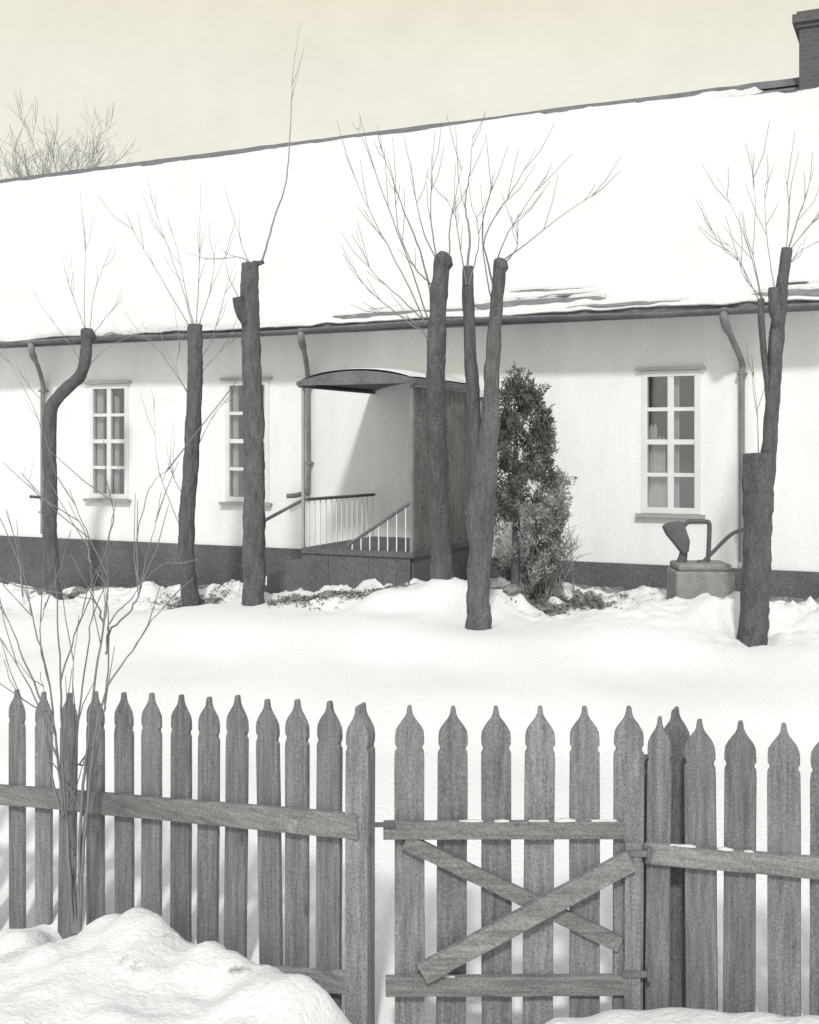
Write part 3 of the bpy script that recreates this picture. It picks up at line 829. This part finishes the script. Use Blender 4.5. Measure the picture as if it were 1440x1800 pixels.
# ------------------------------------------------------------------ evergreen by the wall
def evergreen():
    Y = 11.75
    base = P(905, 1040, Y)
    t = empty('evergreen_shrub', base); tag(t, 'dark ragged columnar evergreen against the white wall, right of the porch', 'evergreen')
    rng = random.Random(17)
    topz = P(912, 652, Y).z - base.z
    m = MB(); m.tube([(0,0,-.1),(.02,0,topz*.4),(.0,0,topz*.85)], [.05,.035,.015], 8); m.build('trunk', M['bark'], t)
    m = MB()
    def spray(p, d, L, r):
        # a little plume of scale-leaf twigs
        nblade = int(46*L/.2)
        for i in range(nblade):
            f = rng.random()
            q = p + d*(L*f)
            a = rng.uniform(0, 2*math.pi)
            s1 = d.orthogonal().normalized(); s2 = d.cross(s1)
            out = (s1*math.cos(a) + s2*math.sin(a))
            dirn = (d*rng.uniform(.5, 1.1) + out*rng.uniform(.5, 1.0)).normalized()
            q = q + out*r*rng.random()*(1-f*.6)
            ll = rng.uniform(.02, .05); ww = rng.uniform(.004, .009)
            sd = dirn.cross(Vector((rng.gauss(0,1), rng.gauss(0,1), rng.gauss(0,1)))).normalized()*ww
            m.add([q-sd*.6, q+sd*.6, q+dirn*ll*.6+sd, q+dirn*ll, q+dirn*ll*.6-sd], [(0,1,2,3,4)])
    def width(h):                                   # half width along the height (0 base .. 1 tip)
        return np.interp(h, [0,.12,.3,.48,.62,.72,.8,.88,1], [.22,.28,.30,.31,.31,.28,.22,.10,.03])
    def clump(h, a, f, size, n):
        w = float(width(h))
        c = Vector((math.cos(a)*w*f + .03 + .05*(1-h), math.sin(a)*w*f*.85, h*topz))
        out = Vector((math.cos(a), math.sin(a), 0))
        for _ in range(n):
            p = c + Vector((rng.gauss(0, .4), rng.gauss(0, .4), rng.gauss(0, .55)))*size
            d = (out*rng.uniform(.1, .9) + Vector((rng.gauss(0,.25), rng.gauss(0,.25), rng.uniform(.7, 1.2)))).normalized()
            spray(p, d, rng.uniform(.10, .22), .04)
    for k in range(13): clump(.36+.055*k*.85, rng.uniform(0, 6.28), .25, .09, 10)
    for k in range(46): clump(rng.uniform(.32, .92), k*2.4, rng.uniform(.65, 1.0), .075, 9)
    # separate leaders standing up out of the crown
    for (px, py, pz) in ((912, 650, 715), (950, 690, 760), (964, 722, 770), (890, 690, 750), (935, 668, 730), (970, 812, 870), (978, 900, 950), (880, 730, 770)):
        a = P(px, pz, Y)-base; b = P(px, py, Y)-base
        spray(a, (b-a).normalized(), (b-a).length, .055); spray(a, (b-a).normalized(), (b-a).length, .04); 
        spray(a*1.0 + Vector((.02, -.03, 0)), (b-a).normalized(), (b-a).length*.7, .07)
    m.build('foliage', M['conifer'], t)
    m = MB()
    for k in range(24): clump(rng.uniform(.03, .40), k*2.4, rng.uniform(.5, 1.15), .10, 6)
    for k in range(11): clump(rng.uniform(.05, .66), rng.uniform(-.7, .4), rng.uniform(1.05, 1.4), .075, 6)
    tag(m.build('lower_foliage', M['pale_needles'], t), 'paler thin lower foliage')
evergreen()

# ------------------------------------------------------------------ pump on its block
YP = 11.2
bx = P(1231, 1045, YP)
bl = MB()
bz0, bz1 = bx.z-.25, P(1231, 988, YP).z
bl.box((-.285, -.22, bz0-bx.z), (.285, .22, bz1-bx.z-.07)); bl.box((-.26, -.2, bz1-bx.z-.07), (.26, .2, bz1-bx.z))
o = bl.build('well_block', M['concrete'], None, .025); o.location = bx
tag(o, 'low pale concrete well block at the foot of the house wall', 'well block')
pump = empty('hand_pump', P(1231, 988, YP)); pz = Vector(pump.location)
tag(pump, 'dark iron hand pump with wedge spout and bent handle on its block', 'pump')
def lp(a, b, d=0.0): return P(a, b, YP) - pz + Vector((0, d, 0))
m = MB()
outline = [lp(*q) for q in ((1165,925),(1176,919),(1200,916),(1205,932),(1211,950),(1209,970),(1200,975),(1186,957),(1172,940))]
m.prism([(p.x, p.z) for p in outline], -.07, .07)
m.build('spout', M['iron'], pump, .02)
m = MB(); m.tube([lp(1202,972), lp(1200,982), lp(1198,992)], [.04,.045,.06], 10)
m.build('foot', M['iron'], pump)
m = MB(); m.tube([lp(1236,992), lp(1236,985)], [.07,.055], 12)
m.build('foot', M['iron'], pump)
m = MB(); m.tube(spline([lp(1203,924), lp(1212,917), lp(1240,917), lp(1247,921), lp(1247,945), lp(1245,988)], 5), .023, 9); m.build('standpipe', M['iron'], pump)
m = MB(); m.tube(spline([lp(1236,988), lp(1258,966), lp(1280,944), lp(1296,934), lp(1316,930)], 5), .019, 8); m.build('handle', M['iron'], pump)

# ------------------------------------------------------------------ stones and clods along the foot of the house
def stone(px, py, Y, w, h, seed, first=[]):
    rng = random.Random(seed)
    m = MB()
    nu, nw = 10, 6
    vs = []
    for j in range(nw+1):
        el = -math.pi/2 + math.pi*j/nw
        for i in range(nu):
            a = 2*math.pi*i/nu
            d = Vector((math.cos(el)*math.cos(a), math.cos(el)*math.sin(a), math.sin(el)))
            k = 1 + .45*mnoise.noise(d*1.6 + Vector((seed*3.1, 0, 0)))
            vs.append(Vector((d.x*w*k, d.y*w*.7*k, d.z*h*k)))
    fs = [(j*nu+i, j*nu+(i+1) % nu, (j+1)*nu+(i+1) % nu, (j+1)*nu+i) for j in range(nw) for i in range(nu)]
    m.add(vs, fs, False)
    o = m.build('stone', M['stone'])
    p = P(px, py, Y); o.location = (p.x, p.y, gheight(p.x, p.y) + h*.05)
    o.rotation_euler = (0, 0, rng.uniform(0, 6))
    tag(o, 'rough grey stone half buried in snow at the foot of the house', 'stone', 'stones along the foot of the house')
SX = [(60,15.0),(150,15.1),(262,14.4),(372,13.1),(520,11.6),(575,11.45),(900,11.2),(975,11.25),(1060,11.35)]
for i, (px, y) in enumerate(SX):
    rr = random.Random(i+40)
    stone(px, 1050, y, rr.uniform(.08, .14), rr.uniform(.04, .07), i)
def low_bush(name, px, py, Y, wpx, hpx, n, label, mat, seed, cat='bush'):
    rng = random.Random(seed)
    base = P(px, py, Y); base.z = gheight(base.x, base.y)
    t = empty(name, base); tag(t, label, cat)
    m = MB()
    for k in range(n):
        f = rng.uniform(-1, 1)
        x0 = rng.gauss(0, .12); y0 = rng.gauss(0, .07)
        tipx = f*wpx/2/F*Y; tipz = hpx/F*Y*(1-.55*abs(f)**1.5)*rng.uniform(.55, 1.05)
        pts = spline([(x0, y0, -.05), (x0+(tipx-x0)*.35, y0+rng.gauss(0,.05), tipz*.5), (tipx, y0+rng.gauss(0,.14), tipz)], 5)
        m.tube(pts, [.006*(1-.7*i/(len(pts)-1)) for i in range(len(pts))], 4)
        for _ in range(4):
            i = rng.randrange(4, len(pts)-1); d = np.array([rng.gauss(0,.6), rng.gauss(0,.5), rng.uniform(.3,1)]); d /= np.linalg.norm(d)
            L = rng.uniform(.08, .25); m.tube([pts[i], pts[i]+d*L*.5+np.array([rng.gauss(0,.01)]*3), pts[i]+d*L], [.0035,.0028,.0018], 4)
    m.build('stems', M[mat], t)
low_bush('bare_bush', 955, 1045, 12.0, 130, 240, 150, 'thin pale bare bush pressed against the wall beside the evergreen', 'pale_twig', 4)
def litter():
    rng = random.Random(23)
    m = MB()
    for k in range(8000):
        c = rng.random()
        if c < .42: px, Y = rng.gauss(990, 66), rng.gauss(11.75, .25)
        elif c < .6: px, Y = rng.gauss(345, 34), rng.gauss(13.2, .25)
        elif c < .8: px, Y = rng.uniform(-40, 330), None
        else: px, Y = rng.uniform(470, 720), rng.gauss(11.55, .15)
        if Y is None:
            Y = H(s_at(px, -.5), -.5, 0).y + rng.gauss(0, .25)
        x = (px-CX)/F*Y
        s_, n_ = house_xy((x, Y))
        if n_ > -.09: continue
        if clod_height(x, Y) > .015 and rng.random() < .9: continue
        z = gheight(x, Y) + rng.uniform(0, .025)
        a = rng.uniform(0, 6.28); L = rng.uniform(.010, .030)
        u = Vector((math.cos(a), math.sin(a), rng.uniform(-.5, .7)))*L; w = Vector((-math.sin(a), math.cos(a), rng.uniform(-.5,.6)))*L*.4
        c0 = Vector((x, Y, z))
        m.add([c0-u, c0-w, c0+u, c0+w], [(0,1,2,3)])
    tag(m.build('dead_leaves', M['litter']), 'dead leaves and stalks strewn on bare ground along the house', kind='stuff')
litter()

# ------------------------------------------------------------------ fence and gate
PROF = [(0,.006),(.010,.0085),(.030,.011),(.046,.017),(.064,.030),(.082,.042),(.100,.0505),(.122,.0535),(.152,.0535),(.159,.0475),(.172,.0475),(.180,.0535),(.21,.0545)]   # (below the tip, half width)
def picket_mesh(tip, w, bottom, thick, k=0):
    """pointed picket, local: x across, z up from the tip's height 0"""
    sc = w/.109
    rng = random.Random(k*7+1)
    L = [(-h*sc - (h*(1-sc) if h else 0) - 0.0, hw*sc) for h, hw in PROF] + [(-tip+bottom, .0545*sc)]
    zb = L[-1][0]; z0 = L[-2][0]
    L = L[:-1] + [(z0 + (zb-z0)*f, .0545*sc) for f in (.15,.3,.45,.6,.75,.9,1)]
    right = [(hw*(1+rng.uniform(-.02,.02)), z) for z, hw in L]; left = [(-hw*(1+rng.uniform(-.02,.02)), z) for z, hw in L]
    poly = right + left[::-1]
    m = MB(); m.prism(poly, -thick/2, thick/2)
    return m
def add_picket(root, origin, px, py, Y, ang, w, bottom, thick, back, k, name='picket', mat='picket'):
    """tip seen at (px, py), depth Y, turned to the fence's direction, set back behind the rail"""
    p = P(px, py, Y)
    m = picket_mesh(p.z, w, bottom, thick, k)
    o = m.build(name, M[mat], root, .003)
    rng = random.Random(k+3)
    n_ = Vector((-math.sin(ang), math.cos(ang), 0))
    o.location = p + n_*back - Vector(origin)
    o.rotation_euler = (rng.uniform(-.012,.012), rng.uniform(-.010,.010), ang + rng.uniform(-.03,.03))
    return o
def board(m, a, b, w, d, ang=None, seed=0, push=0.0):
    """plank from a to b, w high (in the plane of the fence), d thick, slightly uneven"""
    a, b = Vector(a), Vector(b)
    t = (b-a).normalized()
    hz = Vector((t.x, t.y, 0)) if ang is None else Vector((math.cos(ang), math.sin(ang), 0))
    hz.normalize()
    nrm = Vector((-hz.y, hz.x, 0))
    up = nrm.cross(t).normalized()
    if up.z < 0: up = -up
    N = 14
    vs = []
    for i in range(N+1):
        f = i/N
        c = a.lerp(b, f) + nrm*push
        wu = w/2*(1+.10*mnoise.noise(Vector((i*.6, seed, 0)))); wd = w/2*(1+.10*mnoise.noise(Vector((i*.6, seed, 5))))
        for (y, z) in ((-d/2, -wd), (d/2, -wd), (d/2, wu), (-d/2, wu)):
            vs.append(c + nrm*y + up*z)
    fs = [(i*4+k, i*4+(k+1) % 4, (i+1)*4+(k+1) % 4, (i+1)*4+k) for i in range(N) for k in range(4)]
    fs += [(3,2,1,0), tuple(N*4+k for k in range(4))]
    m.add(vs, [f[::-1] for f in fs])

# left run
LA = math.atan2(4.5-5.95, -.18+2.14)
def yl(px): return 1.0/(.168 + .0000847*px)
left = empty('picket_fence', P(300, 1700, yl(300)))
tag(left, 'grey weathered picket fence running left from the gate, snow piled before it', 'fence')
lo = Vector(left.location)
LP = [(-115,1213),(-66,1215),(-18,1214),(30,1212),(77,1216),(122,1218),(168,1215),(218,1217),(267,1218),(319,1221),(368,1225),(418,1222),(470,1229),(523,1229),(580,1232)]
for k, (px, py) in enumerate(LP):
    add_picket(left, lo, px, py, yl(px), LA, .121, -.25, .022, .0, k)
m = MB(); rpts = [(-160,1381),(0,1393),(230,1410),(400,1429),(520,1443),(657,1452)]
for i in range(len(rpts)-1):
    pass
a = P(-160, 1378, yl(-160)); b = P(640, 1449, yl(640))
nl = Vector((-math.sin(LA), math.cos(LA), 0))
m = MB(); board(m, a-lo, b-lo, .098, .036, LA, 2, -.032); r = m.build('rail', M['rail'], left, .004)
m = MB(); a = P(-160, 1672, yl(-160)); b = P(630, 1722, yl(630)); board(m, a-lo, b-lo, .085, .036, LA, 5, -.032); m.build('rail', M['rail'], left, .004)
m = MB(); c = P(529, 1446, yl(529)) - lo - nl*.054
u = Vector((math.cos(LA), math.sin(LA), 0))
m.add([c-u*.028-Vector((0,0,.03)), c+u*.028-Vector((0,0,.028)), c+u*.03+Vector((0,0,.03)), c-u*.026+Vector((0,0,.028)),
       c-u*.028-Vector((0,0,.03))+nl*.004, c+u*.028-Vector((0,0,.028))+nl*.004, c+u*.03+Vector((0,0,.03))+nl*.004, c-u*.026+Vector((0,0,.028))+nl*.004],
      [(0,1,2,3),(7,6,5,4),(0,4,5,1),(1,5,6,2),(2,6,7,3),(3,7,4,0)])
m.build('repair_plate', M['concrete'], left)
add_picket(left, lo, 634, 1238, 4.52, LA*.55, .096, -.3, .085, .0, 77, 'gate_post')

# gate
YG = 4.45
gate = empty('garden_gate', P(900, 1830, YG)); go = Vector(gate.location)
tag(gate, 'grey picket gate with crossed diagonal braces between the two fence runs', 'gate')
for k, (px, py) in enumerate([(720,1240),(797,1241),(872,1241),(950,1241),(1028,1241),(1106,1241)]):
    add_picket(gate, go, px, py, YG, 0.0, .117, -.06, .022, 0, 100+k)
def gp(px, py, back): return P(px, py, YG-back) - go
for (x0, y0, x1, y1, w, sd) in ((674,1459,1098,1458,.068,1), (678,1733,1100,1731,.075,2)):
    m = MB(); board(m, gp(x0,y0,.029), gp(x1,y1,.029), w, .034, 0.0, sd); m.build('rail', M['rail'], gate, .004)
m = MB(); board(m, gp(700,1472,.0135), gp(1092,1662,.0135), .062, .003, 0.0, 3)
m = MB(); board(m, gp(712,1478,.026), gp(1090,1660,.026), .060, .028, 0.0, 3); m.build('brace', M['rail'], gate, .003)
m = MB(); board(m, gp(742,1712,.058), gp(1110,1512,.058), .080, .034, 0.0, 4); m.build('brace', M['rail'], gate, .004)
m = MB(); board(m, gp(1112,1480,.03), gp(1110,1845,.03), .064, .036, 0.0, 6); m.build('stile', M['picket'], gate, .004)
m = MB(); m.box((-.055,-.012,-.008), (.05,.0,.008)); o = m.build('latch', M['iron'], gate); o.location = gp(672,1449,.05)
for z in (1500, 1712):
    m = MB(); m.box((-.05,-.006,-.012), (.05,0,.012)); m.tube([(.055,-.003,-.025),(.055,-.003,.025)], .009, 8); o = m.build('hinge', M['dark_trim'], gate); o.location = gp(1116,z,.05)

# right run
RA = math.atan2(4.2-4.45, 1.512-.957)
def yr(px): return np.interp(px, [1130, 1440, 1700], [4.47, 4.2, 4.0])
right = empty('picket_fence', P(1300, 1790, float(yr(1300)))); ro = Vector(right.location)
tag(right, 'grey weathered picket fence running right from the gate hinge post', 'fence')
for k, (px, py, w) in enumerate([(1160,1259,.092),(1230,1264,.118),(1302,1267,.118),(1378,1271,.118),(1455,1277,.118),(1533,1284,.118),(1612,1290,.118)]):
    add_picket(right, ro, px, py, float(yr(px)), RA, w, -.15, .022, 0, 200+k)
pl_ = P(1612, 1290, float(yr(1612)))                # the run goes on beyond the picture
for k in range(9):
    p_ = pl_ + Vector((math.cos(RA), math.sin(RA), 0))*.158*(k+1)
    add_picket(right, ro, CX+F*p_.x/p_.y, HY+(EYE-p_.z)/p_.y*F, p_.y, RA, .116, -.15, .022, 0, 240+k)
add_picket(right, ro, 1187, 1245, 4.55, RA, .105, -.3, .08, .0, 230, 'gate_post')
nr = Vector((-math.sin(RA), math.cos(RA), 0))
m = MB(); re_ = P(1640,1538,float(yr(1640))); re_ = re_ + (re_-P(1138,1494,4.47))*1.45; board(m, P(1138,1494,4.47)-ro, re_-ro, .078, .036, RA, 8, -.032); m.build('rail', M['rail'], right, .004)
m = MB(); m.box((-.035,-.04,-1.2), (.035,.04,0)); o = m.build('gate_post', M['dark_trim'], right, .004); o.location = P(1139,1330,4.58)-ro  # hinge post behind the gap, its shade put into the dark material

m = MB()
rs = random.Random(5)
def snow_strip(a, b, nrm, wid, hgt):
    N = 26; vs = []
    for i in range(N+1):
        f = i/N; c = a.lerp(b, f)
        h = hgt*(.25 + 1.5*mnoise.noise(Vector((c.x*14, c.y*14, 1)))) * min(1, f*5, (1-f)*5+.02) - .0015
        w = wid/2
        vs += [c - nrm*w + Vector((0,0,-.004)), c - nrm*w*.7 + Vector((0,0,h)), c + nrm*w*.7 + Vector((0,0,h)), c + nrm*w + Vector((0,0,-.002))]
    m.add(vs, [(i*4+k, i*4+k+1, i*4+5+k, i*4+4+k) for i in range(N) for k in range(3)], True)
yn = Vector((0, 1, 0))
snow_strip(P(805,1442.5,YG-.029), P(905,1442.5,YG-.029), yn, .03, .012)
snow_strip(P(930,1442.3,YG-.029), P(1085,1442,YG-.029), yn, .03, .010)
snow_strip(P(735,1716,YG-.029), P(800,1715.5,YG-.029), yn, .03, .010)
ra, rb = P(1138,1494,4.47) - nr*.032, P(1640,1538,float(yr(1640))) - nr*.032
for f0, f1 in ((.09,.22),(.27,.40)):
    snow_strip(ra.lerp(rb, f0)+Vector((0,0,.040)), ra.lerp(rb, f1)+Vector((0,0,.040)), nr, .03, .011)
tag(m.build('rail_snow', M['snow']), 'thin broken snow lying along the top edges of the gate and fence rails', kind='stuff')

# ------------------------------------------------------------------ bare shrub by the fence
YS = 5.28
SH = [[.013,(132,1640),(124,1520),(108,1400),(97,1290),(84,1190),(62,1110),(48,1050),(20,985)],
      [.012,(128,1640),(120,1480),(110,1330),(106,1200),(101,1090),(97,1010),(92,960)],
      [.012,(134,1640),(130,1480),(133,1340),(142,1230),(156,1120),(165,1060),(160,990)],
      [.013,(138,1640),(140,1460),(152,1330),(164,1210),(183,1090),(190,1030),(188,960),(205,880)],
      [.012,(136,1640),(150,1440),(172,1300),(186,1215),(191,1120),(187,1040),(176,1000)],
      [.012,(140,1640),(148,1480),(165,1310),(188,1210),(232,1145),(268,1090),(310,1045)],
      [.009,(186,1150),(192,1112),(225,1078),(246,1040),(255,985),(272,930),(283,868)],
      [.007,(188,1125),(194,1092),(232,1050),(262,1010),(300,985)],
      [.009,(100,1330),(68,1240),(30,1170),(-10,1110)],[.009,(96,1290),(50,1180),(18,1100),(0,1060)],[.008,(92,1250),(40,1230),(5,1160)],
      [.008,(120,1420),(128,1300),(128,1180),(140,1080)],[.008,(106,1200),(130,1120),(150,1060)],[.008,(86,1200),(70,1120),(80,1060)],
      [.010,(104,1420),(85,1330),(80,1250),(72,1180)],[.010,(150,1440),(120,1380),(90,1340),(60,1330)],[.009,(165,1310),(140,1345),(160,1330)],
      [.008,(130,1500),(108,1440),(118,1380)],[.007,(188,1010),(150,930),(122,860)],[.007,(188,960),(200,900),(190,870)],[.007,(246,1040),(240,960),(262,860),(300,820)],[.007,(160,990),(150,940),(118,880)],[.007,(40,1050),(30,960),(10,900)],[.009,(182,1100),(168,1060),(110,1040)]]
shb = empty('bare_shrub', P(133, 1636, YS)); tag(shb, 'leafless many stemmed shrub rising over the left fence', 'shrub')
SH = [[(q[0]*.92 if len(q) > 6 else q[0]*.85)] + q[1:] for q in SH]
m = shoots_mesh(SH, YS, .012, 2, 33, .22)
o = m.build('stems', M['twig'], shb); o.location = -Vector(shb.location)
